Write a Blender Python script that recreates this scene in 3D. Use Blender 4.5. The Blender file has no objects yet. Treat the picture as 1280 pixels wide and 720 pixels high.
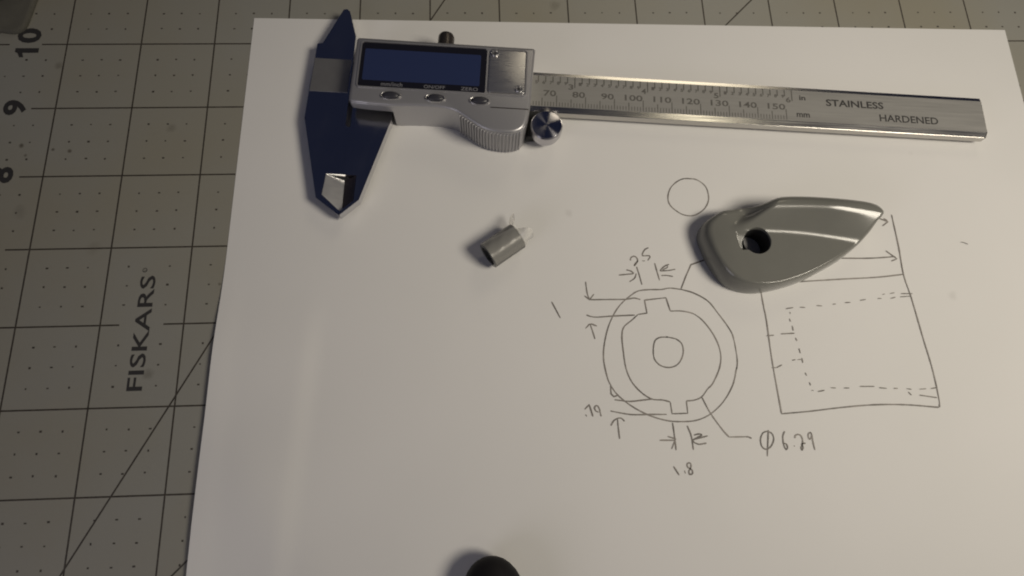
import bpy, bmesh, math, random
from mathutils import Matrix, Vector
random.seed(7)
scene = bpy.context.scene
C = scene.collection

# ---------------------------------------------------------------- camera, light, exposure
MX, MY = 152.4, 162.0          # mat millimetres that sit at the scene origin


def P(x, y, z=0.0):
    return Vector(((x - MX) / 1000, (y - MY) / 1000, z / 1000))


cam_d = bpy.data.cameras.new('camera')
cam = bpy.data.objects.new('camera', cam_d)
C.objects.link(cam)
cam_d.sensor_width = 36.0
cam_d.lens = 21.946
cam_d.clip_start = 0.01
cam_d.clip_end = 20
M = Matrix(((0.998787, 0.021101, -0.044482), (-0.032215, 0.963337, -0.266352), (0.037231, 0.267462, 0.962849)))
cam.matrix_world = Matrix.Translation(P(144.651, 107.948, 194.306)) @ M.to_4x4()
scene.camera = cam

w = bpy.data.worlds.new('World')
scene.world = w
w.use_nodes = True
bg = w.node_tree.nodes['Background']
bg.inputs[0].default_value = (0.27, 0.33, 0.68, 1)
bg.inputs[1].default_value = 0.045


def lamp(name, loc, aim, size, power, col):
    d = bpy.data.lights.new(name, 'AREA')
    d.shape = 'DISK'
    d.size = size
    d.energy = power
    d.color = col
    o = bpy.data.objects.new(name, d)
    C.objects.link(o)
    o.location = loc
    o.rotation_euler = (Vector(aim) - Vector(loc)).to_track_quat('-Z', 'Y').to_euler()
    return o


def cone_lamp(name, loc, aim, radius, power, col, cone, blend):
    d = bpy.data.lights.new(name, 'SPOT')
    d.shadow_soft_size = radius
    d.energy = power
    d.color = col
    d.spot_size = math.radians(cone)
    d.spot_blend = blend
    o = bpy.data.objects.new(name, d)
    C.objects.link(o)
    o.location = loc
    o.rotation_euler = (Vector(aim) - Vector(loc)).to_track_quat('-Z', 'Y').to_euler()
    return o


cone_lamp('key_lamp_light', (0.47, -0.145, 0.56), (0.125, 0.02, 0), 0.13, 15.4, (1.0, 0.912, 0.765), 50, 1.0)  # key lamp from the right; soft cone stands in for the phone's shadow
lamp('ceiling_lamp_light', (0.34, 0.78, 0.60), (0.05, 0.05, 0), 0.30, 0.55, (1.0, 0.88, 0.66))
lamp('room_light', (-0.29, -0.27, 0.20), (-0.15, -0.12, 0), 0.20, 0.19, (0.95, 0.90, 1.0))
lamp('bevel_streak_light', (0.24, -0.43, 0.52), (0.05, 0.05, 0), 0.07, 0.06, (1.0, 0.9, 0.66))  # small unseen light added for the streak on the lower beam bevel

scene.view_settings.view_transform = 'Standard'
scene.view_settings.look = 'None'
scene.view_settings.exposure = 0
scene.view_settings.gamma = 1
scene.cycles.filter_width = 2.0
scene.cycles.max_bounces = 8


# ---------------------------------------------------------------- helpers
def link(name, mesh, parent=None, mat=None):
    o = bpy.data.objects.new(name, mesh)
    C.objects.link(o)
    if parent:
        o.parent = parent
    if mat and not mesh.materials:
        mesh.materials.append(mat)
    return o


def finish(name, bm, mat, parent=None, smooth=False, recalc=True):
    if recalc:
        bmesh.ops.recalc_face_normals(bm, faces=bm.faces)
    me = bpy.data.meshes.new(name)
    bm.to_mesh(me)
    bm.free()
    if smooth:
        for f in me.polygons:
            f.use_smooth = True
        if smooth is not True:
            me.set_sharp_from_angle(angle=math.radians(smooth))
    return link(name, me, parent, mat)


def mm(v):
    return Vector(v) / 1000


def tag(o, label=None, cat=None, group=None, kind=None):
    if label: o['label'] = label
    if cat: o['category'] = cat
    if group: o['group'] = group
    if kind: o['kind'] = kind
    return o


def empty(name, loc, rz=0):
    o = bpy.data.objects.new(name, None)
    C.objects.link(o)
    o.location = loc
    o.rotation_euler = (0, 0, rz)
    o.empty_display_size = 0.005
    return o


def inset(poly, d):
    n = len(poly)
    area = sum(poly[i][0] * poly[(i + 1) % n][1] - poly[(i + 1) % n][0] * poly[i][1] for i in range(n))
    sg = 1 if area > 0 else -1
    out = []
    for i in range(n):
        a, b, c = Vector(poly[i - 1]), Vector(poly[i]), Vector(poly[(i + 1) % n])
        e1, e2 = (b - a).normalized(), (c - b).normalized()
        n1, n2 = Vector((-e1.y, e1.x)) * sg, Vector((-e2.y, e2.x)) * sg
        m = n1 + n2
        m = m / max(0.35, m.dot(n1)) if m.length > 1e-6 else n1
        out.append(tuple(b + m * d))
    return out


def loft(bm, rings, cap_start=True, cap_end=True, closed=True):
    vs = [[bm.verts.new(mm(v)) for v in r] for r in rings]
    n = len(vs[0])
    for a, b in zip(vs, vs[1:]):
        for i in range(n if closed else n - 1):
            j = (i + 1) % n
            bm.faces.new((a[i], a[j], b[j], b[i]))
    if cap_start: bm.faces.new(vs[0][::-1])
    if cap_end: bm.faces.new(vs[-1])
    return vs


def prism(bm, poly, z0, z1, ch=0.0, steps=1):
    rings = [[(x, y, z0) for x, y in poly]]
    if ch <= 0:
        rings.append([(x, y, z1) for x, y in poly])
    else:
        for k in range(steps + 1):
            a = k / steps * math.pi / 2
            off, dz = ch * (1 - math.cos(a)), ch * (1 - math.sin(a))
            rings.append([(x, y, z1 - dz) for x, y in (inset(poly, off) if off > 1e-6 else poly)])
    loft(bm, rings)


def rrect(x0, y0, x1, y1, r, n=5):
    pts = []
    for cx, cy, a0 in ((x1 - r, y1 - r, 0), (x0 + r, y1 - r, 90), (x0 + r, y0 + r, 180), (x1 - r, y0 + r, 270)):
        for k in range(n + 1):
            a = math.radians(a0 + 90 * k / n)
            pts.append((cx + r * math.cos(a), cy + r * math.sin(a)))
    return pts


def ellipse(cx, cy, rx, ry, n=32):
    return [(cx + rx * math.cos(2 * math.pi * k / n), cy + ry * math.sin(2 * math.pi * k / n)) for k in range(n)]


def catmull(pts, sub=8, closed=False):
    n = len(pts)
    out = []
    rng = range(n if closed else n - 1)
    for i in rng:
        if closed:
            p0, p1, p2, p3 = pts[i - 1], pts[i], pts[(i + 1) % n], pts[(i + 2) % n]
        else:
            p1, p2 = pts[i], pts[i + 1]
            p0 = pts[i - 1] if i else tuple(2 * a - b for a, b in zip(p1, p2))
            p3 = pts[i + 2] if i + 2 < n else tuple(2 * b - a for a, b in zip(p1, p2))
        for k in range(sub):
            t = k / sub
            out.append(tuple(0.5 * (2 * b + (c - a) * t + (2 * a - 5 * b + 4 * c - d) * t * t + (3 * b - a - 3 * c + d) * t ** 3)
                             for a, b, c, d in zip(p0, p1, p2, p3)))
    if not closed: out.append(tuple(pts[-1]))
    return out


def text_bm(bm, body, box, z, rot=0.0, bold=0.0, shear=0.0, h=0.0):
    """Lettering as flat print, fitted to box = (x0, y0, width, height) in mm; rot in degrees about (x0, y0)."""
    cu = bpy.data.curves.new('lettering', 'FONT')
    cu.body = body
    cu.size = 1
    cu.offset = bold
    cu.shear = shear
    cu.resolution_u = 3
    o = bpy.data.objects.new('lettering', cu)
    C.objects.link(o)
    bpy.context.view_layer.update()
    me = bpy.data.meshes.new_from_object(o.evaluated_get(bpy.context.evaluated_depsgraph_get()))
    bpy.data.objects.remove(o)
    bpy.data.curves.remove(cu)
    xs = [v.co.x for v in me.vertices]
    ys = [v.co.y for v in me.vertices]
    sx = box[2] / (max(xs) - min(xs))
    sy = box[3] / (max(ys) - min(ys))
    ca, sa = math.cos(math.radians(rot)), math.sin(math.radians(rot))
    vs = []
    for v in me.vertices:
        x, y = (v.co.x - min(xs)) * sx, (v.co.y - min(ys)) * sy
        vs.append(bm.verts.new(mm((box[0] + x * ca - y * sa, box[1] + x * sa + y * ca, z))))
    for f in me.polygons:
        try:
            bm.faces.new([vs[i] for i in f.vertices])
        except ValueError:
            pass
    bpy.data.meshes.remove(me)


def quad(bm, x0, y0, x1, y1, z):
    bm.faces.new([bm.verts.new(mm(v)) for v in ((x0, y0, z), (x1, y0, z), (x1, y1, z), (x0, y1, z))])


def up(bm):
    for f in bm.faces:
        f.normal_update()
        if f.normal.z < 0: f.normal_flip()


# ---------------------------------------------------------------- materials
def mat(name, col, rough=0.5, metal=0.0, noise=0.0, nscale=200.0, bump=0.0, bscale=1500.0, aniso=0.0, spec=0.5, coat=0.0, rvar=0.0, stretch=None):
    m = bpy.data.materials.new(name)
    m.use_nodes = True
    nt = m.node_tree
    N = nt.nodes
    b = N['Principled BSDF']
    b.inputs['Base Color'].default_value = (*col, 1)
    b.inputs['Roughness'].default_value = rough
    b.inputs['Metallic'].default_value = metal
    b.inputs['Specular IOR Level'].default_value = spec
    b.inputs['Coat Weight'].default_value = coat
    b.inputs['Anisotropic'].default_value = aniso
    tc = N.new('ShaderNodeTexCoord')
    src = tc.outputs['Object']
    if stretch:
        mp = N.new('ShaderNodeMapping')
        mp.inputs['Scale'].default_value = stretch
        nt.links.new(src, mp.inputs[0])
        src = mp.outputs[0]
    if noise or rvar:
        t = N.new('ShaderNodeTexNoise')
        t.inputs['Scale'].default_value = nscale
        t.inputs['Detail'].default_value = 6
        nt.links.new(src, t.inputs['Vector'])
        if noise:
            r = N.new('ShaderNodeMapRange')
            r.inputs['From Min'].default_value = 0.3
            r.inputs['From Max'].default_value = 0.7
            r.inputs['To Min'].default_value = 1 - noise
            r.inputs['To Max'].default_value = 1 + noise
            nt.links.new(t.outputs['Fac'], r.inputs['Value'])
            mx = N.new('ShaderNodeVectorMath')
            mx.operation = 'SCALE'
            mx.inputs[0].default_value = col
            nt.links.new(r.outputs[0], mx.inputs['Scale'])
            nt.links.new(mx.outputs[0], b.inputs['Base Color'])
        if rvar:
            r = N.new('ShaderNodeMapRange')
            r.inputs['From Min'].default_value = 0.3
            r.inputs['From Max'].default_value = 0.7
            r.inputs['To Min'].default_value = max(0.02, rough - rvar)
            r.inputs['To Max'].default_value = rough + rvar
            nt.links.new(t.outputs['Fac'], r.inputs['Value'])
            nt.links.new(r.outputs[0], b.inputs['Roughness'])
    if bump:
        t2 = N.new('ShaderNodeTexNoise')
        t2.inputs['Scale'].default_value = bscale
        t2.inputs['Detail'].default_value = 4
        nt.links.new(src, t2.inputs['Vector'])
        bp = N.new('ShaderNodeBump')
        bp.inputs['Strength'].default_value = bump
        bp.inputs['Distance'].default_value = 0.0002
        nt.links.new(t2.outputs['Fac'], bp.inputs['Height'])
        nt.links.new(bp.outputs[0], b.inputs['Normal'])
    return m


def stained(m, col, blobs, tint, noise_scale=12.0, tint2=None, amount2=0.0):
    """Base colour with broad mottling and a few stains of their own shape, in object coordinates."""
    nt = m.node_tree
    N, L = nt.nodes, nt.links
    b = N['Principled BSDF']
    tc = N.new('ShaderNodeTexCoord')
    geo = tc.outputs['Object']
    n1 = N.new('ShaderNodeTexNoise')
    n1.inputs['Scale'].default_value = noise_scale
    n1.inputs['Detail'].default_value = 5
    L.new(geo, n1.inputs['Vector'])
    mr = N.new('ShaderNodeMapRange')
    mr.inputs['From Min'].default_value = 0.38
    mr.inputs['From Max'].default_value = 0.66
    L.new(n1.outputs['Fac'], mr.inputs['Value'])
    mx = N.new('ShaderNodeMix')
    mx.data_type = 'RGBA'
    mx.inputs['A'].default_value = (*col, 1)
    mx.inputs['B'].default_value = (*(tint2 or col), 1)
    sc = N.new('ShaderNodeMath')
    sc.operation = 'MULTIPLY'
    sc.inputs[1].default_value = amount2
    L.new(mr.outputs[0], sc.inputs[0])
    L.new(sc.outputs[0], mx.inputs['Factor'])
    cur = mx.outputs['Result']
    nz = N.new('ShaderNodeTexNoise')
    nz.inputs['Scale'].default_value = 400
    nz.inputs['Detail'].default_value = 4
    L.new(geo, nz.inputs['Vector'])
    for (x, y, r, s) in blobs:
        sub = N.new('ShaderNodeVectorMath')
        sub.operation = 'DISTANCE'
        L.new(geo, sub.inputs[0])
        sub.inputs[1].default_value = (x, y, 0)
        ad = N.new('ShaderNodeMath')
        ad.operation = 'MULTIPLY_ADD'
        L.new(nz.outputs['Fac'], ad.inputs[0])
        ad.inputs[1].default_value = r * 1.2
        L.new(sub.outputs['Value'], ad.inputs[2])
        rr = N.new('ShaderNodeMapRange')
        rr.inputs['From Min'].default_value = r * 0.9
        rr.inputs['From Max'].default_value = r * 1.7
        rr.inputs['To Min'].default_value = s
        rr.inputs['To Max'].default_value = 0
        L.new(ad.outputs[0], rr.inputs['Value'])
        m2 = N.new('ShaderNodeMix')
        m2.data_type = 'RGBA'
        L.new(rr.outputs[0], m2.inputs['Factor'])
        L.new(cur, m2.inputs['A'])
        m2.inputs['B'].default_value = (*tint, 1)
        cur = m2.outputs['Result']
    L.new(cur, b.inputs['Base Color'])
    return m


M_table = mat('table_wood', (0.22, 0.15, 0.09), 0.5, noise=0.3, nscale=30, stretch=(1, 12, 1))
M_mat = mat('mat_vinyl', (0.27, 0.255, 0.205), 0.45, bump=0.2, bscale=2500, spec=0.5)
M_print = mat('mat_print', (0.05, 0.042, 0.032), 0.6, noise=0.35, nscale=700)
M_paper = mat('paper_white', (0.76, 0.75, 0.735), 0.85, bump=0.05, bscale=1200, spec=0.2)
M_graphite = mat('graphite', (0.20, 0.182, 0.165), 0.6, noise=0.5, nscale=160)
M_steel = mat('polished_steel', (0.62, 0.62, 0.64), 0.16, 1.0, aniso=0.4, rvar=0.03, nscale=120)
M_ground = mat('ground_steel', (0.74, 0.73, 0.71), 0.32, 1.0, rvar=0.02, nscale=900, stretch=(0.1, 2, 1))
M_satin = mat('satin_steel', (0.345, 0.338, 0.32), 0.52, 0.45, noise=0.06, nscale=1800, rvar=0.05, stretch=(0.04, 1, 1))
M_bevel = mat('bright_steel', (0.55, 0.535, 0.51), 0.2, 1.0, rvar=0.04, nscale=600, stretch=(0.1, 4, 4))
M_band = mat('satin_band_steel', (0.34, 0.335, 0.33), 0.5, 0.8, noise=0.04, nscale=300)
M_knife = mat('dark_reflection_steel', (0.20, 0.17, 0.17), 0.3, 1.0)  # ground steel with a dark reflection put into its base colour
M_body = mat('silver_paint', (0.46, 0.455, 0.465), 0.38, 0.64, noise=0.04, nscale=3000)
M_cover = mat('brushed_cover', (0.62, 0.61, 0.60), 0.30, 0.9, rvar=0.05, nscale=800, stretch=(0.2, 4, 1))
M_bezel = mat('black_bezel', (0.012, 0.012, 0.018), 0.2, spec=0.5)
M_lcd = mat('lcd_glass', (0.028, 0.040, 0.105), 0.12, spec=0.5)
M_btn = mat('button_rubber', (0.04, 0.04, 0.05), 0.35)
M_ink = mat('black_ink', (0.035, 0.033, 0.032), 0.6)
M_ink2 = mat('engraved_ink', (0.115, 0.11, 0.10), 0.6, noise=0.4, nscale=1500)
M_white = mat('white_print', (0.20, 0.20, 0.22), 0.5)
M_dark = mat('dark_knob', (0.07, 0.06, 0.055), 0.32, 0.6)
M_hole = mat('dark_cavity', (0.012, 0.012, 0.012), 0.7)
M_grey = mat('grey_plastic', (0.178, 0.178, 0.160), 0.15, noise=0.05, nscale=60, bump=0.04, bscale=4000, spec=0.5)
M_tube = mat('grey_tube_plastic', (0.105, 0.105, 0.096), 0.28, noise=0.08, nscale=300)
M_black = mat('black_plastic', (0.010, 0.009, 0.010), 0.55, spec=0.25)
M_corner_shade = mat('corner_shade_olive', (0.11, 0.105, 0.085), 0.9, noise=0.15, nscale=120)  # shade of the mat corner put into the colour
stained(M_mat, (0.292, 0.286, 0.252), [((x - MX) / 1000, (y - MY) / 1000, r / 1000, s) for x, y, r, s in
        [(-8.8, 214.7, 0.9, .8), (-7.0, 211.0, .7, .7), (1.6, 213.1, .6, .8), (7.1, 212.4, .8, .8), (-1.7, 245.4, 1.6, .35), (41.8, 136.8, 1.8, .35),
         (39.4, 220.7, 1.8, .28), (61.7, 163.2, .9, .6), (60.6, 165, .6, .6), (-5.2, 190.8, 2.6, .2), (173, 270, 2.2, .3), (20, 178, 2.5, .15)]],
        (0.08, 0.068, 0.045), 14, (0.285, 0.265, 0.203), 0.8)
# tape film
M_tape = bpy.data.materials.new('clear_tape')
M_tape.use_nodes = True
_n = M_tape.node_tree
_b = _n.nodes['Principled BSDF']
_b.inputs['Base Color'].default_value = (0.85, 0.84, 0.8, 1)
_b.inputs['Roughness'].default_value = 0.2
_tr = _n.nodes.new('ShaderNodeBsdfTransparent')
_tr.inputs[0].default_value = (0.96, 0.95, 0.93, 1)
_mx = _n.nodes.new('ShaderNodeMixShader')
_mx.inputs[0].default_value = 0.36
_n.links.new(_tr.outputs[0], _mx.inputs[1])
_n.links.new(_b.outputs[0], _mx.inputs[2])
_n.links.new(_mx.outputs[0], _n.nodes['Material Output'].inputs[0])
M_wrap = M_tape.copy()
M_wrap.name = 'clear_tape_wrap'
[q for q in M_wrap.node_tree.nodes if q.type == 'MIX_SHADER'][0].inputs[0].default_value = 0.2
# lathe-turned wheel face: circular brushing
M_turned = mat('turned_steel', (0.58, 0.57, 0.60), 0.19, 1.0, aniso=0.97)
_n = M_turned.node_tree
_tg = _n.nodes.new('ShaderNodeTangent')
_tg.direction_type = 'RADIAL'
_tg.axis = 'Z'
_n.links.new(_tg.outputs[0], _n.nodes['Principled BSDF'].inputs['Tangent'])
_n.nodes['Principled BSDF'].inputs['Anisotropic Rotation'].default_value = 0.25

STROKES = {
 'pencil_circle': [
  ('c',1.0,[(215.65,199.36),(213.19,199.1),(210.61,197.65),(208.66,195.45),(207.67,192.51),(207.96,189.94),(209.6,187.87),(212.15,186.09),(215.18,185.61),(217.68,186.5),(219.94,188.29),(221.41,190.82),(221.71,193.4),(221.19,196.0),(219.67,197.88),(217.71,199.03),(215.3,199.29)]),
 ],
 'leader_line': [
  ('l',1.0,[(221.61,170.78),(217.46,169.82),(212.93,168.31),(210.84,164.43),(208.72,160.06)]),
 ],
 'outer_circle_line': [
  ('c',1.0,[(209.03,159.91),(205.13,160.47),(202.12,160.07),(197.84,160.09),(194.52,159.69),(191.77,158.08),(188.62,155.48),(186.09,152.23),(183.82,147.7),(182.29,142.57),(181.71,138.12),(182.15,133.7),(183.03,130.25),(185.26,126.56),(189.42,122.95),(194.35,120.14),(199.37,118.41),(203.75,117.85),(208.96,118.05),(213.62,119.78),(218.18,123.42),(221.83,128.47),(223.72,133.64),(223.87,133.83),(224.35,137.0),(224.02,143.45),(222.94,146.74),(219.96,151.76),(217.16,155.83),(212.85,158.61),(208.71,159.99)]),
 ],
 'keyed_circle_line': [
  ('l',1.0,[(193.85,151.91),(196.81,152.3),(196.42,156.63),(203.49,157.28),(204.48,152.79)]),
  ('c',1.0,[(204.48,152.79),(208.27,152.7),(212.39,151.47),(215.61,148.23),(218.27,143.27),(219.23,138.41),(218.3,133.98),(215.62,129.28),(213.79,127.58),(211.64,125.22),(209.28,124.26),(206.64,124.05)]),
  ('l',1.0,[(206.64,124.05),(206.68,120.28),(201.77,120.28),(201.55,123.9)]),
  ('c',1.0,[(201.55,123.9),(199.23,124.55),(195.91,124.94),(192.75,127.08),(190.05,130.46),(188.56,134.78),(188.13,140.5),(188.11,145.0),(188.98,147.9),(191.75,150.12),(193.85,151.91)]),
 ],
 'centre_circle_line': [
  ('c',1.0,[(202.85,144.31),(200.26,144.24),(198.55,143.12),(197.76,140.25),(197.88,137.38),(199.41,135.44),(201.88,134.61),(204.48,135.11),(206.26,136.84),(207.3,139.36),(207.12,141.94),(205.67,143.46),(203.8,144.09),(202.21,144.39)]),
 ],
 'dimension_note': [
  ('c',1.0,[(177.62,163.24),(177.9,159.39),(178.53,157.17)]),
  ('l',1.0,[(176.93,158.54),(178.53,157.17),(180.08,159.01)]),
  ('c',1.0,[(178.53,157.17),(185.16,157.09),(190.37,157.04),(193.01,157.38),(195.13,156.86)]),
  ('c',1.0,[(177.17,152.17),(178.62,151.61),(180.86,151.36),(185.4,151.58),(192.86,151.74)]),
  ('c',1.0,[(179.41,144.25),(178.81,146.85),(178.24,148.88)]),
  ('l',1.0,[(176.63,147.74),(177.87,149.02),(178.77,149.12),(180.33,148.43)]),
  ('l',1.0,[(166.2,156.79),(168.76,151.32)]),
 ],
 'dimension_note.001': [
  ('c',1.0,[(192.9,170.18),(193.24,171.17),(194.19,171.61),(195.05,171.14),(195.34,169.97),(194.6,168.86),(194.12,168.39),(194.49,169.13),(195.48,170.05)]),
  ('l',1.0,[(196.84,170.02),(197.79,169.92)]),
  ('c',1.0,[(199.38,174.52),(198.15,173.92),(197.27,172.71),(197.18,171.77),(198.86,171.74),(199.61,171.4),(198.71,170.07)]),
  ('c',1.0,[(194.79,168.05),(195.43,165.11),(196.04,161.79)]),
  ('l',1.0,[(188.64,165.25),(193.68,165.62)]),
  ('c',1.0,[(191.35,167.0),(192.73,166.55),(193.74,165.73)]),
  ('c',1.0,[(194.5,165.66),(193.8,164.08),(192.04,162.93)]),
  ('c',1.0,[(200.91,169.13),(201.44,166.04),(201.99,163.16)]),
  ('c',1.0,[(207.59,166.85),(205.36,166.5),(202.5,166.34)]),
  ('c',1.0,[(205.7,168.63),(203.94,167.86),(202.38,166.43)]),
  ('c',1.0,[(202.74,164.82),(204.54,164.78),(206.57,164.39)]),
  ('l',1.0,[(205.13,168.11),(205.08,167.57),(203.31,166.67)]),
 ],
 'dimension_note.002': [
  ('c',1.0,[(183.31,129.52),(183.33,127.05),(184.09,126.0)]),
  ('l',1.0,[(183.04,127.06),(184.09,126.0),(185.37,126.37)]),
  ('c',1.0,[(184.22,125.06),(187.51,124.56),(189.58,124.42),(192.94,124.69),(196.31,124.96)]),
  ('c',1.0,[(182.64,121.7),(185.98,120.95),(189.66,120.36),(195.04,120.28),(200.1,120.13)]),
  ('c',1.0,[(184.87,113.24),(184.72,116.5),(184.67,119.1)]),
  ('c',1.0,[(182.48,117.28),(183.53,118.73),(185.03,119.45),(186.05,119.26),(186.81,118.43)]),
  ('l',1.0,[(174.9,120.8),(175.28,120.26)]),
  ('l',1.0,[(174.72,122.41),(176.25,123.78),(177.16,120.13)]),
  ('c',1.0,[(178.98,121.4),(178.11,121.91),(177.85,122.93),(178.63,123.43),(179.27,122.48),(179.47,121.26),(179.72,120.13)]),
 ],
 'dimension_note.003': [
  ('l',1.0,[(200.6,104.69),(202.08,102.06)]),
  ('l',1.0,[(203.84,103.35),(204.03,102.49)]),
  ('c',1.0,[(205.52,105.62),(204.86,105.25),(204.96,104.28),(206.1,103.47),(206.19,102.5),(205.35,102.22),(205.16,103.11),(205.86,104.25),(205.96,105.21),(205.52,105.62)]),
  ('l',1.0,[(197.11,112.47),(201.92,112.32)]),
  ('l',1.0,[(199.69,113.54),(202.08,112.71),(200.54,109.76)]),
  ('c',1.0,[(201.63,117.59),(201.8,113.99),(201.9,109.36)]),
  ('c',1.0,[(206.09,116.57),(206.99,113.43),(207.23,109.27)]),
  ('l',1.0,[(207.2,112.27),(212.12,113.32)]),
  ('c',1.0,[(207.87,113.66),(209.61,113.96),(210.06,113.45),(207.41,112.12),(208.9,110.95),(211.49,111.15)]),
 ],
 'dimension_note.004': [
  ('c',1.0,[(211.62,125.07),(213.68,120.29),(216.78,115.17),(218.7,112.76)]),
  ('c',1.0,[(218.7,112.76),(223.88,112.67),(224.76,112.58),(225.66,112.12)]),
  ('c',1.0,[(230.93,114.14),(229.52,113.72),(228.62,112.46),(228.3,111.08),(228.57,109.57),(229.67,108.77),(231.09,109.37),(232.14,110.73),(232.54,112.11),(232.17,113.4),(231.04,114.07)]),
  ('l',1.0,[(231.22,114.48),(229.78,106.66)]),
  ('c',1.0,[(236.29,113.98),(235.56,112.71),(235.35,111.32),(235.45,109.58),(235.94,108.53),(236.44,109.09),(236.19,110.14),(235.43,110.39)]),
  ('l',1.0,[(238.54,109.6),(238.75,109.36)]),
  ('c',1.0,[(239.13,111.79),(239.5,112.59),(240.28,112.87),(241.19,112.42),(241.47,111.13),(241.18,109.75),(240.62,108.84),(240.89,108.26),(241.31,109.05),(241.04,109.94),(242.3,110.22)]),
  ('c',1.0,[(244.03,113.34),(243.51,112.7),(243.46,111.77),(243.83,111.34),(244.51,112.2),(244.49,113.14),(244.04,113.39)]),
  ('c',1.0,[(244.6,112.79),(244.64,110.34),(244.88,108.06)]),
 ],
 'side_view_drawing': [
  ('c',1.0,[(235.12,158.48),(235.29,153.58),(235.56,148.75),(235.52,136.18),(236.11,119.24)]),
  ('c',1.0,[(236.11,119.24),(245.21,119.76),(255.66,120.64),(266.11,121.14),(276.46,120.83),(286.68,119.74)]),
  ('c',1.0,[(284.35,184.8),(284.48,173.14),(284.18,163.5),(285.2,155.17),(286.26,142.19),(287.2,131.71),(287.29,122.53),(286.88,119.73)]),
  ('c',1.0,[(243.33,161.48),(248.25,161.71),(263.06,162.28),(275.2,162.69),(284.18,163.5)]),
  ('c',1.0,[(261.07,169.72),(264.35,169.54),(274.27,169.35),(282.68,169.75)]),
  ('l',1.0,[(279.76,171.86),(283.07,168.94),(280.92,168.19)]),
  ('l',1.0,[(278.75,183.95),(282.59,182.24),(280.38,180.75)]),
  ('l',1.0,[(282.46,182.71),(281.25,183.44)]),
 ],
 'dashed_line': [
  ('l',0.85,[(242.53,152.66),(245.05,153.03)]),
  ('l',0.85,[(247.21,153.09),(249.01,152.94)]),
  ('l',0.85,[(252.87,153.5),(254.78,153.35)]),
  ('l',0.85,[(258.31,153.81),(259.41,153.9)]),
  ('l',0.85,[(262.5,154.26),(264.46,154.32)]),
  ('l',0.85,[(267.71,154.9),(269.72,155.19)]),
  ('l',0.85,[(273.79,155.42),(275.09,155.39)]),
  ('l',0.85,[(278.13,155.32),(279.85,155.72)]),
  ('l',0.85,[(275.67,156.7),(276.48,156.9)]),
  ('l',0.85,[(278.24,156.97),(279.83,157.26)]),
  ('l',0.85,[(281.94,156.89),(285.87,156.8)]),
  ('l',0.85,[(281.5,155.8),(284.82,155.94)]),
  ('l',0.85,[(243.75,151.56),(243.76,150.91)]),
  ('l',0.85,[(243.2,149.32),(243.47,148.35)]),
  ('l',0.85,[(243.79,146.96),(243.86,145.36)]),
  ('l',0.85,[(244.24,143.03),(244.6,141.97)]),
  ('l',0.85,[(244.85,139.56),(245.03,138.0)]),
  ('l',0.85,[(245.3,136.44),(245.37,134.89)]),
  ('l',0.85,[(245.61,131.8),(245.96,130.77)]),
  ('l',0.85,[(246.47,128.73),(246.72,127.71)]),
  ('l',0.85,[(234.86,143.9),(237.31,144.05)]),
  ('l',0.85,[(239.69,144.41),(244.15,144.51)]),
  ('l',0.85,[(235.15,133.62),(236.6,133.58)]),
  ('l',0.85,[(236.6,133.58),(238.51,134.45)]),
  ('l',0.85,[(242.06,135.8),(243.13,135.98)]),
  ('l',0.85,[(243.86,135.96),(245.34,136.02)]),
  ('l',0.85,[(246.78,126.2),(247.38,126.08)]),
  ('l',0.85,[(248.78,125.74),(250.91,126.08)]),
  ('l',0.85,[(253.12,126.82),(254.65,126.68)]),
  ('l',0.85,[(257.24,126.61),(259.01,126.56)]),
  ('l',0.85,[(262.52,126.97),(267.21,126.83)]),
  ('l',0.85,[(268.69,126.39),(271.05,126.12)]),
  ('l',0.85,[(273.34,126.05),(274.59,126.02)]),
  ('l',0.85,[(277.5,125.84),(279.02,125.59)]),
  ('l',0.85,[(281.63,125.52),(283.77,125.66)]),
  ('l',0.85,[(285.34,125.62),(287.53,125.96)]),
  ('l',0.85,[(281.25,123.71),(286.82,122.74)]),
  ('l',0.85,[(277.81,124.82),(278.64,123.78)]),
 ],
 'pencil_mark': [
  ('c',0.5,[(306.36,174.46),(307.54,174.2),(308.76,173.6)]),
 ],
}

# ---------------------------------------------------------------- table and cutting mat
bm = bmesh.new()
prism(bm, [(-900, -700), (900, -700), (900, 700), (-900, 700)], -30, -2.2)
tag(finish('table', bm, M_table), 'brown wooden table top under the cutting mat', kind='structure')

bm = bmesh.new()
prism(bm, [(x - MX, y - MY) for x, y in rrect(-26, -26, 640, 480, 6)], -2.2, 0, 0.3)
mat_o = finish('cutting_mat', bm, M_mat)
tag(mat_o, 'grey olive self-healing cutting mat with inch grid lines under the sheet of paper', 'cutting mat')
I = 25.4
BX = lambda v: v - MX
BY = lambda v: v - MY


def strip(bm, x0, y0, x1, y1, z0, z1):
    prism(bm, [(x0, y0), (x1, y0), (x1, y1), (x0, y1)], z0, z1)


LW = 0.25
for c in range(0, 25):
    bm = bmesh.new()
    segs = [(-6, 455)]
    for a, b in segs:
        strip(bm, BX(c * I) - LW, BY(a), BX(c * I) + LW, BY(b), -0.02, 0.03)
    finish('grid_line', bm, M_print, mat_o)
for r in range(0, 18):
    bm = bmesh.new()
    x0 = -7.6
    if r == 9: x0 = -8.0
    cuts = [(x0, 615)]
    if r == 10: cuts = [(-60 + 36, -19.6), (-8.6, 615)]
    if r == 6: cuts = [(x0, 31.2), (44.6, 615)]
    for a, b in cuts:
        strip(bm, BX(a), BY(r * I) - LW, BX(b), BY(r * I) + LW, -0.02, 0.034)
    finish('grid_line', bm, M_print, mat_o)


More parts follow.
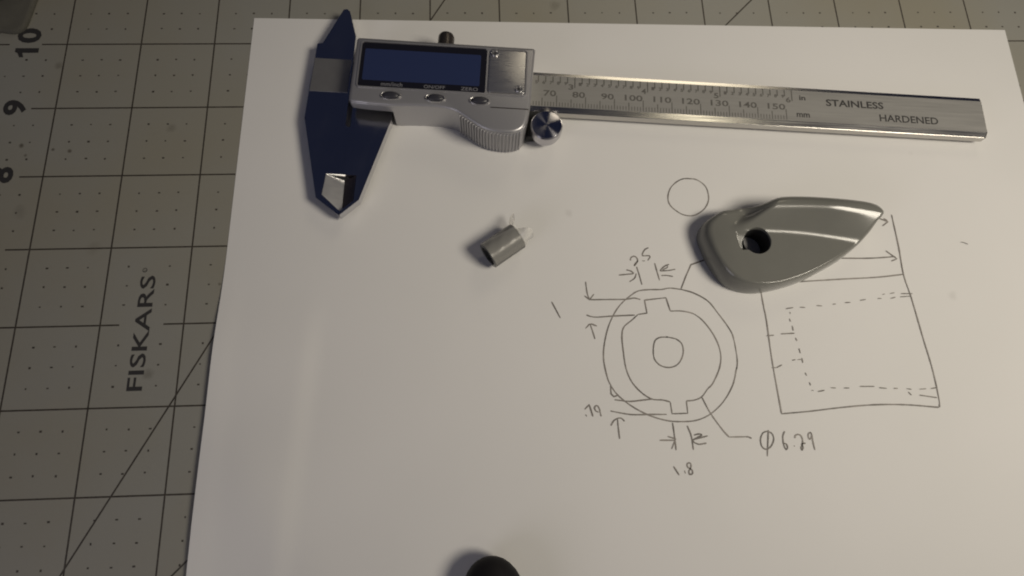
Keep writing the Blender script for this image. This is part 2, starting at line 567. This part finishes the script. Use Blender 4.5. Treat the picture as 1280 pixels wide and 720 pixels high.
def slant(p, q):
    bm = bmesh.new()
    d = (Vector(q) - Vector(p)).normalized()
    n = Vector((-d.y, d.x)) * LW
    prism(bm, [(BX(a.x), BY(a.y)) for a in (Vector(p) - n, Vector(q) - n, Vector(q) + n, Vector(p) + n)], -0.02, 0.038)
    finish('angle_line', bm, M_print, mat_o)


slant((0.964 * I, 3.186 * I), (0.964 * I + 1.452 * 5 * I, 3.186 * I + 2.72 * 5 * I)) if False else None
slant((2.416 * I - 3.15 * I, 5.906 * I - 5.9 * I), (2.416 * I + 2.2 * I, 5.906 * I + 4.12 * I))
slant((4.784 * I, 10 * I), (4.784 * I + 2 * I, 10 * I + 3.43 * I))
slant((9.02 * I, 10 * I), (9.02 * I + 3 * I, 10 * I + 2.99 * I))
slant((-0.97 * I + 0.4 * I, 0.4 * I), (2.6 * I, 3.57 * I))

bm = bmesh.new()
rd = random.Random(3)
for c4 in range(-3, 96):
    for r4 in range(0, 68):
        if c4 % 4 == 0 or r4 % 4 == 0: continue
        x, y = c4 * I / 4, r4 * I / 4
        if c4 == 6 and 5.15 * I < y < 6.8 * I: continue
        if c4 < 0 and (c4 < -1 or 0): 
            if not (r4 % 4 == 2 or c4 == -2): continue
        x += rd.uniform(-.12, .12)
        y += rd.uniform(-.12, .12)
        a = rd.uniform(.23, .42)
        b = rd.uniform(.19, .34)
        prism(bm, [(BX(x) - a, BY(y) - b), (BX(x) + a, BY(y) - b), (BX(x) + a, BY(y) + b), (BX(x) - a, BY(y) + b)], 0.0, 0.026)
tag(finish('grid_dots', bm, M_print, mat_o), kind='stuff')

for body, x_base, y0, ln, cap in (('0', -9.3, 254.6, 6.1, 8.2), ('9', -9.6, 226.1, 5.9, 7.7), ('8', -9.6, 201.0, 5.9, 7.7)):
    bm = bmesh.new()
    text_bm(bm, body, (BX(x_base), BY(y0), ln, cap), 0.045, rot=90, bold=0.035)
    up(bm)
    finish('numeral', bm, M_ink, mat_o, recalc=False)
bm = bmesh.new()
one = [(2.0, 0), (3.9, 0), (3.9, 8.0), (2.4, 8.0), (1.9, 7.0), (0.2, 6.2), (0.2, 4.8), (2.0, 5.4)]
bm.faces.new([bm.verts.new(mm((BX(-9.3) - y, BY(248.6) + x, 0.045))) for x, y in one])
up(bm)
finish('numeral', bm, M_ink, mat_o, recalc=False)
bm = bmesh.new()
text_bm(bm, 'FISKARS', (BX(40.6), BY(131.9), 36.4, 4.75), 0.045, rot=90, bold=0.012)
up(bm)
finish('lettering', bm, M_ink, mat_o, recalc=False)
bm = bmesh.new()
text_bm(bm, '®', (BX(37.6), BY(169.4), 1.5, 1.5), 0.045, rot=90, bold=0.02)
up(bm)
finish('trademark_sign', bm, M_ink, mat_o, recalc=False)

# ---------------------------------------------------------------- paper
PA = math.radians(-1.22)
PT = (63.9, 264.65)
pex, pey = Vector((math.cos(PA), math.sin(PA))), Vector((-math.sin(PA), math.cos(PA)))
pc = Vector(PT) + pex * 139.7 - pey * 107.95
bm = bmesh.new()
nu, nv = 150, 116


def crease(u, v):
    s01 = lambda t: (lambda q: q * q * (3 - 2 * q))(max(0, min(1, t)))
    low = s01((8 - v) / 25)
    a = 0.55 * s01((-106 + .05 * v - u) / 7) * low            # long soft fold parallel to the left edge
    b = 0.5 * math.exp(-(((u + 118) * .8 + (v + 62) * .5) / 9) ** 2) * s01((-30 - v) / 25)
    c = 0.35 * s01((-131 - u) / 9) * s01((20 - v) / 30)
    return 1.5 * (a + b + c)


rings_t, rings_b = [], []
for j in range(nv + 1):
    row = []
    for i in range(nu + 1):
        u, v = (i / nu - .5) * 279.4, (j / nv - .5) * 215.9
        # gentle waves, flat where things lie on the sheet
        k = max(0, (-u - 60) / 80) * max(0, (20 - v) / 110)
        z = 0.18 + 0.9 * k * (1 + math.sin(u * .075 + v * .05)) + 0.5 * k * (1 + math.sin(v * .11 - u * .06))
        z += crease(u, v)
        row.append((u, v, z))
    rings_t.append(row)
vt = [[bm.verts.new(mm(q)) for q in row] for row in rings_t]
vb = [[bm.verts.new(mm((q[0], q[1], q[2] - 0.12))) for q in row] for row in rings_t]
for j in range(nv):
    for i in range(nu):
        bm.faces.new((vt[j][i], vt[j][i + 1], vt[j + 1][i + 1], vt[j + 1][i]))
        bm.faces.new((vb[j][i], vb[j + 1][i], vb[j + 1][i + 1], vb[j][i + 1]))
for i in range(nu):
    bm.faces.new((vt[0][i], vb[0][i], vb[0][i + 1], vt[0][i + 1]))
    bm.faces.new((vt[nv][i + 1], vb[nv][i + 1], vb[nv][i], vt[nv][i]))
for j in range(nv):
    bm.faces.new((vt[j + 1][0], vb[j + 1][0], vb[j][0], vt[j][0]))
    bm.faces.new((vt[j][nu], vb[j][nu], vb[j + 1][nu], vt[j + 1][nu]))
paper = finish('sheet_of_paper', bm, M_paper, smooth=30)
paper.location = P(pc.x, pc.y, 0)
paper.rotation_euler = (0, 0, PA)
tag(paper, 'white letter sheet with pencil part drawing and dimensions lying on the cutting mat', 'paper')


def on_paper(x, y):
    d = Vector((x, y)) - pc
    return d.dot(pex), d.dot(pey)


blobs = [(*[c / 1000 for c in on_paper(x, y)], r / 1000, s) for x, y, r, s in [(173.5, 187.2, 1.5, .2), (299.3, 155.8, 1.8, .2), (296, 208, 1.0, .1), (90, 102, 1.0, .12)]]
stained(M_paper, (0.76, 0.75, 0.735), blobs, (0.40, 0.38, 0.36), 16, (0.735, 0.728, 0.71), 0.8)

rd = random.Random(11)
zk = 0
for part, strokes in STROKES.items():
    bm = bmesh.new()
    for mode, wd, pts in strokes:
        zk += 1
        pts = [on_paper(*q) for q in pts]
        pts = catmull(pts, 10) if mode == 'c' else catmull_lin(pts) if False else pts
        # even resampling gives the hand-drawn line a slightly uneven width
        dense = [pts[0]]
        for a, b in zip(pts, pts[1:]):
            L_ = math.dist(a, b)
            n = max(1, int(L_ / 0.5))
            dense += [(a[0] + (b[0] - a[0]) * k / n, a[1] + (b[1] - a[1]) * k / n) for k in range(1, n + 1)]
        prev = None
        wv = 1.0
        m = len(dense)
        for i, q in enumerate(dense):
            a, b = dense[max(0, i - 1)], dense[min(m - 1, i + 1)]
            d = Vector((b[0] - a[0], b[1] - a[1]))
            if d.length < 1e-6: d = Vector((1, 0))
            d.normalize()
            n = Vector((-d.y, d.x))
            wv += 0.35 * (1 - wv) + rd.uniform(-.14, .14)
            hw = 0.225 * wd * max(.55, min(1.45, wv))
            if i in (0, m - 1): hw *= .6
            z = 0.205 + 0.0012 * zk
            cur = (bm.verts.new(mm((q[0] + n.x * hw, q[1] + n.y * hw, z))), bm.verts.new(mm((q[0] - n.x * hw, q[1] - n.y * hw, z))))
            if prev: bm.faces.new((prev[1], cur[1], cur[0], prev[0]))
            prev = cur
    up(bm)
    finish(part.split('.')[0], bm, M_graphite, paper, recalc=False)

# ---------------------------------------------------------------- caliper
cal = empty('digital_caliper', P(100.72, 227.47, 0.2), math.radians(-4.27))
tag(cal, 'silver digital caliper with navy display lying across the top of the paper', 'caliper')
ZT = 5.3                      # beam face above the paper

# beam: satin face between two bright bevels
bm = bmesh.new()
prof = [(0.0, 1.9), (0.0, 4.55), (0.25, 4.05), (1.9, ZT), (13.95, ZT), (15.2, ZT - .2), (15.35, 4.5), (15.35, 1.9)]
us = [-0.6, 220.2, 220.7]
rings = []
for u in us:
    s = 0 if u < 220.5 else 0.3
    rings.append([(u + (0.0 if u < 0 else (0.35 * (1 - v / 15.4))), min(max(v, s), 15.35 - s), z - (s if z > 3 else -s)) for v, z in prof])
loft(bm, rings)
bmesh.ops.recalc_face_normals(bm, faces=bm.faces)
me = bpy.data.meshes.new('beam')
bm.to_mesh(me)
bm.free()
me.materials.append(M_bevel)
me.materials.append(M_satin)
for f in me.polygons:
    if f.normal.z > 0.99: f.material_index = 1
beam = link('beam', me, cal)

zi = ZT + 0.025


def tick(bm, u, v0, v1, hw=0.11):
    quad(bm, u - hw, v0, u + hw, v1, zi)


bm = bmesh.new()
for k in range(60, 151):
    L_ = 4.3 if k % 10 == 0 else 3.1 if k % 5 == 0 else 1.7
    tick(bm, k, 2.1, 2.1 + L_, 0.15 if k % 5 == 0 else 0.125)
up(bm)
tag(finish('millimetre_ticks', bm, M_ink2, beam, recalc=False), kind='stuff')
bm = bmesh.new()
for k in range(24, 61):
    u = k * 2.54
    L_ = 4.2 if k % 10 == 0 else 2.5
    tick(bm, u, 13.9 - L_, 13.9, 0.19)
up(bm)
tag(finish('inch_ticks', bm, M_ink2, beam, recalc=False), kind='stuff')
bm = bmesh.new()
for k in range(24, 60):
    if k % 10: text_bm(bm, str(k % 10), (k * 2.54 - 1.15, 10.7, 0.95, 1.25), zi, bold=0.03)
up(bm)
tag(finish('tenth_numerals', bm, M_ink2, beam, recalc=False), kind='stuff')
for k in range(70, 151, 10):
    bm = bmesh.new()
    wd = 4.4 if k < 100 else 6.2
    text_bm(bm, str(k), (k - wd + (0.1 if k >= 100 else .1) - 0.3, 6.0, wd, 2.3), zi, bold=0.018)
    up(bm)
    finish('numeral', bm, M_ink2, beam, recalc=False)
for k in (3, 4, 5, 6):
    bm = bmesh.new()
    text_bm(bm, str(k), (k * 25.4 - 2.2, 9.0, 1.7, 2.1), zi, bold=0.02)
    up(bm)
    finish('numeral', bm, M_ink2, beam, recalc=False)
for body, box, bo in (('STAINLESS', (164.4, 8.5, 20.4, 2.7), .022), ('HARDENED', (182.9, 3.7, 20.8, 2.7), .016), ('in', (155.0, 10.2, 2.2, 1.9), .02), ('mm', (153.6, 3.5, 4.6, 1.6), .02)):
    bm = bmesh.new()
    text_bm(bm, body, box, zi, bold=bo)
    up(bm)
    finish('lettering', bm, M_ink, beam, recalc=False)

# fixed jaw
bm = bmesh.new()
fj = [(-6.4, 36.0), (-5.2, 36.3), (-4.1, 35.4), (-0.9, 25.2), (-0.7, 3.0), (-0.6, -9.6), (0.45, -10.2), (0.6, -27.6), (-4.9, -27.6), (-5.4, -35.0), (0.9, -40.4), (0.9, -41.9), (-7.2, -36.2), (-14.5, -7.7), (-14.4, 2.6), (-14.0, 15.6), (-13.8, 21.4), (-12.0, 21.9)]
prism(bm, fj, 1.9, ZT - .02)
fjo = finish('fixed_jaw', bm, M_steel, cal)
bm = bmesh.new()
prism(bm, [(-14.2, 2.7), (-1.3, 2.7), (-1.3, 15.6), (-13.9, 15.6)], ZT - .1, ZT + .1, .05)
finish('satin_band', bm, M_band, fjo)
# knife tip, ground down towards the measuring edge
bm = bmesh.new()


def wedge(bm, pts_top, pts_z, z0):
    loft(bm, [[(x, y, z0) for x, y in pts_top], [(x, y, z) for (x, y), z in zip(pts_top, pts_z)]])


wedge(bm, [(-4.9, -27.6), (-5.4, -35.0), (0.85, -40.4), (0.55, -28.4)], [5.0, 5.0, 2.3, 2.3], 1.9)
finish('knife_edge', bm, M_ground, fjo)

# sliding jaw
bm = bmesh.new()
sj = [(1.0, 8.0), (1.0, -9.8), (0.47, -10.2), (0.62, -27.6), (5.0, -27.6), (5.0, -36.6), (1.05, -40.3), (1.05, -41.8), (6.7, -36.2), (14.6, -6.0), (15.4, 8.0)]
prism(bm, sj, 1.9, ZT - .02)
sjo = finish('sliding_jaw', bm, M_steel, cal)
bm = bmesh.new()
wedge(bm, [(0.64, -28.2), (1.05, -40.3), (5.0, -36.6), (5.0, -27.6)], [2.3, 2.3, 5.0, 5.0], 1.9)
finish('knife_edge', bm, M_knife, sjo)

# slider body
ZB = 13.0
low = catmull([(60.9, 0.2), (60.6, -3.5), (59.9, -8.0), (58.8, -11.0), (56.4, -12.7), (53.4, -13.2), (50.0, -13.0), (47.0, -12.4), (44.4, -11.3), (42.0, -9.8), (39.6, -8.2), (37.0, -6.6), (34.5, -5.7), (30, -5.2), (22, -5.3), (15.7, -5.7)], 4)
outline = [(1.6, 18.9), (2.2, 19.5), (61.2, 19.3), (61.7, 18.8), (61.2, 8.0)] + low + [(15.5, -5.7)]
top_out = outline + [(8, -5.5), (2.2, -5.0), (1.3, -4.0)]
bm = bmesh.new()
prism(bm, outline + [(15.5, 10), (1.6, 10)], 5.5, 9.0)
prism(bm, outline + [(15.5, 0), (15.45, 4), (15.4, 8)], 0.1, 5.5)
prism(bm, top_out, 9.0, ZB, 1.1, 4)
body = finish('slider_body', bm, M_body, cal, smooth=40)
# bright rib that frames the display and the battery cover
def frame(name, o, i, z0, z1, m, parent):
    bm = bmesh.new()
    n = len(o)
    A = [bm.verts.new(mm((*q, z0))) for q in o]
    B = [bm.verts.new(mm((*q, z1))) for q in inset(o, .15)]
    D = [bm.verts.new(mm((*q, z1))) for q in i]
    E_ = [bm.verts.new(mm((*q, z0))) for q in i]
    for a, b in ((A, B), (B, D), (D, E_)):
        for k in range(n):
            j = (k + 1) % n
            bm.faces.new((a[k], a[j], b[j], b[k]))
    return finish(name, bm, m, parent, smooth=30)


o_ = rrect(3.2, 0.0, 59.4, 18.0, 1.4)
frame('display_frame', o_, inset(o_, .55), ZB - .1, ZB + .45, M_body, body)
# display
bm = bmesh.new()
prism(bm, rrect(3.75, 0.55, 45.6, 17.45, 0.9), ZB - .3, ZB + .1, .05)
disp = finish('display', bm, M_bezel, cal)
bm = bmesh.new()
prism(bm, rrect(5.0, 3.1, 43.6, 15.0, 0.5), ZB + .05, ZB + .16, .03)
finish('screen', bm, M_lcd, disp)
for body_, u, wd in (('mm/inch', 11.4, 7.0), ('ON/OFF', 25.4, 7.0), ('ZERO', 37.6, 5.6)):
    bm = bmesh.new()
    text_bm(bm, body_, (u, 1.2, wd, 1.25 if body_ != 'mm/inch' else 1.5), ZB + .13, bold=.01)
    up(bm)
    finish('lettering', bm, M_white, disp, recalc=False)
# battery cover
bm = bmesh.new()
prism(bm, rrect(46.4, 0.9, 58.7, 17.2, 1.1), ZB - .3, ZB + .55, .25, 3)
cov = finish('battery_cover', bm, M_cover, cal, smooth=40)
for u, v in ((48.2, 15.7), (56.7, 2.6)):
    bm = bmesh.new()
    r = 1.35
    ring = lambda rr, z: [(u + rr * math.cos(a * math.pi / 12), v + rr * math.sin(a * math.pi / 12), z) for a in range(24)]
    loft(bm, [ring(r, ZB + .45), ring(r, ZB + .75), ring(r * .85, ZB + .95), ring(r * .72, ZB + .95), ring(r * .62, ZB + .7)])
    sc_ = finish('screw', bm, M_cover, cov, smooth=40)
    bm = bmesh.new()
    prism(bm, [(u + x, v + y) for x, y in ((-.16, -.7), (.16, -.7), (.16, -.16), (.7, -.16), (.7, .16), (.16, .16), (.16, .7), (-.16, .7), (-.16, .16), (-.7, .16), (-.7, -.16), (-.16, -.16))], ZB + .68, ZB + .72)
    finish('cross_slot', bm, M_hole, sc_)
# buttons
for u in (14.95, 29.5, 44.0):
    bm = bmesh.new()
    loft(bm, [[(x, y, z) for x, y in ellipse(u, -2.35, 3.5 * s, 1.6 * s)] for s, z in ((1, ZB - .2), (1, ZB + .25), (.9, ZB + .5), (.78, ZB + .3))])
    bt = finish('button', bm, M_cover, cal, smooth=60)
    bm = bmesh.new()
    loft(bm, [[(x, y, z) for x, y in ellipse(u, -2.35, 3.5 * s, 1.6 * s)] for s, z in ((.82, ZB + .2), (.8, ZB + .6), (.68, ZB + .95), (.4, ZB + 1.15), (.1, ZB + 1.2))])
    finish('button_cap', bm, M_btn, bt, smooth=60)
# groove below the frame
bm = bmesh.new()
prism(bm, rrect(47.6, -4.55, 60.2, -4.2, .15, 2), ZB - .2, ZB + .03)
finish('groove', bm, M_dark, body)
# grip ribs on the thumb side
seg = [q for q in low if 37 < q[0] < 58.6 and q[1] < -6]
seg = seg[::-1]
acc = [0]
for a, b in zip(seg, seg[1:]): acc.append(acc[-1] + math.dist(a, b))
n = 21
for k in range(n):
    s = acc[-1] * (k + .3) / n
    i = max(j for j in range(len(acc) - 1) if acc[j] <= s)
    t = (s - acc[i]) / (acc[i + 1] - acc[i])
    a, b = Vector(seg[i]), Vector(seg[i + 1])
    q = a.lerp(b, t)
    d = (b - a).normalized()
    nn = Vector((d.y, -d.x))
    bm = bmesh.new()
    poly = [tuple(q + d * (.33 * math.cos(x)) + nn * (.75 * math.sin(x) - .05)) for x in [math.pi * j / 6 for j in range(7)]]
    prism(bm, poly[::-1], 0.6, ZB - 1.0, .2)
    finish('rib', bm, M_body, body, smooth=40)
# lock screw on the upper edge
bm = bmesh.new()
prev = None
rings = []
nS = 28
for rr, v in ((2.2, 18.5), (2.2, 20.0), (2.75, 20.1), (2.75, 24.4), (2.4, 25.2), (1.6, 25.7), (.3, 25.8)):
    rings.append([(31.0 + rr * math.cos(2 * math.pi * k / nS) * (1.02 if k % 2 and rr > 2.5 else 1), v, 8.6 + rr * math.sin(2 * math.pi * k / nS)) for k in range(nS)])
loft(bm, rings)
finish('lock_screw', bm, M_dark, cal, smooth=30)
# thumb wheel
WU, WV = 66.6, -7.2
bm = bmesh.new()
nS = 64
rings = []
for rr, z in ((4.2, 3.2), (4.9, 3.6), (4.9, 5.0), (5.35, 5.3), (5.35, 8.4), (5.0, 8.95), (4.85, 9.0), (1.2, 9.02), (.15, 9.02)):
    rings.append([(rr * math.cos(2 * math.pi * k / nS), rr * math.sin(2 * math.pi * k / nS), z) for k in range(nS)])
loft(bm, rings)
whl = finish('thumb_wheel', bm, M_turned, cal, smooth=30)
whl.location = mm((WU, WV, 0))
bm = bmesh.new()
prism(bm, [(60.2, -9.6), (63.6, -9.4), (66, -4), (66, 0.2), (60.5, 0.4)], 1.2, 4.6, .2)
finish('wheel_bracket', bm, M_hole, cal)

# ---------------------------------------------------------------- grey lever
lev = empty('plastic_lever', P(232.71, 173.46, 0.2))
tag(lev, 'grey teardrop plastic lever with a round hole and ridged pointed arm lying on the drawing', 'lever')
OUT = [(41.6, 8.9, 8), (41.2, 10.2, 8.6), (37.9, 11.75, 9), (27.7, 13.34, 9), (17.79, 14.2, 9), (10.45, 14.32, 9), (7.3, 14.02, 8.5), (3.31, 12.61, 8), (0.31, 12.02, 7), (-4.67, 11.82, 6), (-9.45, 11.12, 6), (-12.26, 9.81, 5), (-15.14, 8.0, 4), (-16.52, 5.94, 3), (-17.04, 3.16, 2), (-16.29, -0.53, 1.5), (-15.06, -4.37, 1.5), (-12.93, -8.88, 1.5), (-10.08, -12.68, 1.5), (-6.36, -14.65, 1.5), (-1.85, -15.56, 1.5), (2.82, -15.32, 1.5), (8.98, -14.11, 1.5), (15.28, -12.2, 1.5), (21.08, -9.59, 1.5), (26.99, -6.6, 1.5), (31.29, -3.72, 2), (34.59, -1.12, 3), (38.06, 2.46, 4), (40.19, 5.68, 6), (41.61, 7.18, 8)]
TOP = [(38.9, 8.05), (35.6, 8.84), (25.43, 9.78), (15.71, 10.7), (9.21, 11.08), (6.11, 10.72), (2.69, 9.9), (-0.9, 9.45), (-5.77, 9.39), (-9.8, 8.9), (-12.11, 7.27), (-13.67, 4.49), (-13.38, -0.3), (-11.8, -5.71), (-9.09, -9.95), (-5.64, -12.79), (-0.72, -14.0), (5.16, -13.67), (10.5, -12.27), (16.74, -9.95), (23.16, -6.84), (28.27, -3.9), (31.96, -1.57), (34.52, 1.04), (37.2, 4.51), (39.29, 6.76)]


HR = 4.35
hc = (-0.1, -0.15)


def interp(xs, ys, x):
    if x <= xs[0]: return ys[0]
    for a, b, c, d in zip(xs, xs[1:], ys, ys[1:]):
        if x <= b: return c + (d - c) * (x - a) / (b - a)
    return ys[-1]


def sstep(t):
    t = max(0, min(1, t))
    return t * t * (3 - 2 * t)


def ramp(s, a):
    if s <= 0: return 0.0
    if s < a: return s ** 3 / a ** 2 - s ** 4 / (2 * a ** 3)
    return a / 2 + s - a


def quadratic(x, p, q, r):
    (a, ya), (c, yc), (e, ye) = p, q, r
    return ya * (x - c) * (x - e) / ((a - c) * (a - e)) + yc * (x - a) * (x - e) / ((c - a) * (c - e)) + ye * (x - a) * (x - c) / ((e - a) * (e - c))


def H(x, y):
    y1 = quadratic(x, (4.31, 1.1), (18.9, -.3), (32.9, -3.2))
    y2 = quadratic(max(x, 3), (6, 11.3), (20, 10.7), (39, 8.2))
    s, wd = y - y1, y2 - y1
    d = (x + 7.58) * -.582 + (y - 1.42) * .813
    al = (x + 7.58) * .813 + (y - 1.42) * .582      # along the lip, from its start beside the hole
    lip = sstep((al + 1) / 6)
    rise = 0.62 * (ramp(s, 3.8) - ramp(s - wd + 3.0, 3.6))
    rise *= 1 - .28 * sstep((x - 22) / 20)
    rise *= lip * (1 - sstep((d + .5) / 4.2))
    h = 8.3 + rise - .010 * max(0, -x - 6) ** 2 - 2.2 * sstep((d - .2) / 5) * sstep((al - 2) / 10)
    dx, dy = x - hc[0], y - hc[1]
    dh = math.hypot(dx, dy)
    # facet added beside the hole, tilted to catch a bright crescent
    side = sstep((-dx - 1.2) / 1.5) * sstep((y + 3.2) / 1.2)
    notch = side * (1 - sstep((dh - HR - 1.5 - .4 * max(0, y)) / .45)) * max(0, .36 * (3.2 - y))
    return h - notch


def polar(poly, n):
    """radius (and extra value) of a closed curve along n evenly spaced directions from the origin"""
    res = []
    m = len(poly)
    for k in range(n):
        a = 2 * math.pi * k / n
        dx, dy = math.cos(a), math.sin(a)
        best = None
        for i in range(m):
            p, q = poly[i], poly[(i + 1) % m]
            ex, ey = q[0] - p[0], q[1] - p[1]
            den = dx * ey - dy * ex
            if abs(den) < 1e-9: continue
            t = (p[0] * ey - p[1] * ex) / den
            s = (p[0] * dy - p[1] * dx) / den
            if t > 0 and -1e-6 <= s <= 1 + 1e-6 and (best is None or t > best[0]):
                best = (t, p[2] + (q[2] - p[2]) * s if len(p) > 2 else 0)
        res.append(best)
    return res


NA = 360
ro = polar(catmull(OUT, 5, True), NA)
rt = polar(catmull(TOP, 5, True), NA)
rings = []
cs = [(math.cos(2 * math.pi * k / NA), math.sin(2 * math.pi * k / NA)) for k in range(NA)]
rings.append([(hc[0] + HR * c, hc[1] + HR * s, 1.0) for c, s in cs])
rings.append([(hc[0] + HR * c, hc[1] + HR * s, H(hc[0] + HR * c, hc[1] + HR * s) - .05) for c, s in cs])
hr2 = HR + .03
inner = [(hc[0] + hr2 * c, hc[1] + hr2 * s) for c, s in cs]
rin = [r[0] for r in polar(inner, NA)]
NR = 84
for j in range(NR + 1):
    f = j / NR
    row = []
    for k, (c, s) in enumerate(cs):
        r = rin[k] + (rt[k][0] - rin[k]) * f
        row.append((r * c, r * s, H(r * c, r * s)))
    rings.append(row)
for j in range(1, 9):
    a = j / 8 * math.pi / 2
    row = []
    for k, (c, s) in enumerate(cs):
        r = rt[k][0] + (ro[k][0] - rt[k][0]) * math.sin(a)
        h = H(rt[k][0] * c, rt[k][0] * s)
        zo = min(ro[k][1], h - .5)
        row.append((r * c, r * s, zo + (h - zo) * math.cos(a)))
    rings.append(row)
rings.append([(ro[k][0] * .995 * c, ro[k][0] * .995 * s, 0.02) for k, (c, s) in enumerate(cs)])
bm = bmesh.new()
loft(bm, rings, False, False)
finish('lever_body', bm, M_grey, lev, smooth=True)
bm = bmesh.new()
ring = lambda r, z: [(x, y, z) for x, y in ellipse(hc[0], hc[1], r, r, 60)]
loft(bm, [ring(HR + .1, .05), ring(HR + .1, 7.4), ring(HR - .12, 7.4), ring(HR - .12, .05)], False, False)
finish('hole_shade_ring', bm, M_hole, lev, smooth=30)  # dark ring added for the shade on the hole's wall

# ---------------------------------------------------------------- short grey tube with tape
tub = empty('plastic_tube', P(150.9, 174.5, 0.2), math.radians(34.5))
tag(tub, 'short grey plastic tube wrapped in clear tape lying left of the lever', 'tube')
R0, R1, HL = 4.45, 3.3, 5.9
bm = bmesh.new()
n = 48


def tring(r, x, key=False):
    row = []
    for k in range(n):
        a = 2 * math.pi * k / n
        rr = r
        if key and (abs(((a - math.pi / 2 + math.pi) % (2 * math.pi)) - math.pi) < .22 or abs(((a + math.pi / 2 + math.pi) % (2 * math.pi)) - math.pi) < .22): rr = r + .55
        row.append((x, rr * math.cos(a), R0 + rr * math.sin(a)))
    return row


R = [tring(R1, HL, True), tring(R1, -HL, True), tring(R0 - .15, -HL), tring(R0, -HL + .15), tring(R0, HL - .15), tring(R0 - .15, HL), tring(R1, HL, True)]
loft(bm, R, False, False)
bmesh.ops.remove_doubles(bm, verts=bm.verts, dist=1e-7)
finish('tube_wall', bm, M_tube, tub, smooth=35)
sstep_ = lambda x: sstep((x + 1) / 3)
bm = bmesh.new()
rd = random.Random(5)
nu, nv = 34, 60
g = []
for i in range(nu + 1):
    x = -HL + .2 + i / nu * (2 * HL + 3.6)
    row = []
    for j in range(nv + 1):
        deg = -35 + j / nv * 200
        a = math.radians(deg)
        over = max(0, x - HL + .3)
        w1, w2 = math.exp(-((deg - 118) / 26) ** 2), math.exp(-((deg - 2) / 26) ** 2)
        r = R0 + .05 + over * (0.95 * w1 + 1.1 * w2 - .35 + .12 * math.sin(deg * .2) + .25 * math.sin(deg * .11 + over)) + .05 * math.sin(6 * a + 1.5 * x) + .3 * math.exp(-((deg - 52 - 2.5 * x) / 5) ** 2) + .12 * math.exp(-((deg - 74 + 3 * x) / 4) ** 2) * sstep_(x)
        ex = x - over * (.75 - .7 * max(w1, w2))
        z = R0 + r * math.sin(a)
        row.append(bm.verts.new(mm((ex, r * math.cos(a), max(.12, z)))))
    g.append(row)
for i in range(nu):
    for j in range(nv):
        bm.faces.new((g[i][j], g[i + 1][j], g[i + 1][j + 1], g[i][j + 1]))
tp = finish('tape', bm, M_tape, tub, smooth=True)
tp.data.materials.append(M_wrap)
for f in tp.data.polygons:
    if f.center.x < mm((HL - .4, 0, 0)).x: f.material_index = 1

# ---------------------------------------------------------------- black marker end at the bottom edge
mk = empty('marker', P(143.7, 82.5, 0.2), math.radians(-80))
tag(mk, 'black marker with rounded end poking in at the bottom edge of the photo', 'marker')


def lathe(name, prof, m, parent, zc, n=48):
    bm = bmesh.new()
    loft(bm, [[(x, r * math.cos(2 * math.pi * k / n), zc + 0.66 * r * math.sin(2 * math.pi * k / n)) for k in range(n)] for x, r in prof])
    return finish(name, bm, m, parent, smooth=40)


lathe('cap', [(0.0, .1), (.12, 1.3), (.6, 2.9), (1.5, 4.5), (2.9, 6.0), (5, 7.4), (8, 8.5), (12, 9.2), (45, 9.4), (45.3, 9.2)], M_black, mk, 6.3)
lathe('barrel', [(45.3, 8.6), (45.4, 8.7), (120, 8.9), (121, 8.2)], M_black, mk, 6.3)

# ---------------------------------------------------------------- dark slab standing in for shade in the top left corner
cs_ = empty('corner_shade_slab', P(-15, 257.5, 0), math.radians(-8))
tag(cs_, 'thin dark olive slab standing in for the shadow at the top left edge of the mat', 'corner shade')
bm = bmesh.new()
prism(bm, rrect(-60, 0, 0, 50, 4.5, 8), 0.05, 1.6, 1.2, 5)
finish('shade_sheet', bm, M_corner_shade, cs_, smooth=40)
bm = bmesh.new()
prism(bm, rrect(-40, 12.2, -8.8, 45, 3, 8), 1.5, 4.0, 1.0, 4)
finish('corner_block', bm, M_black, cs_, smooth=40)
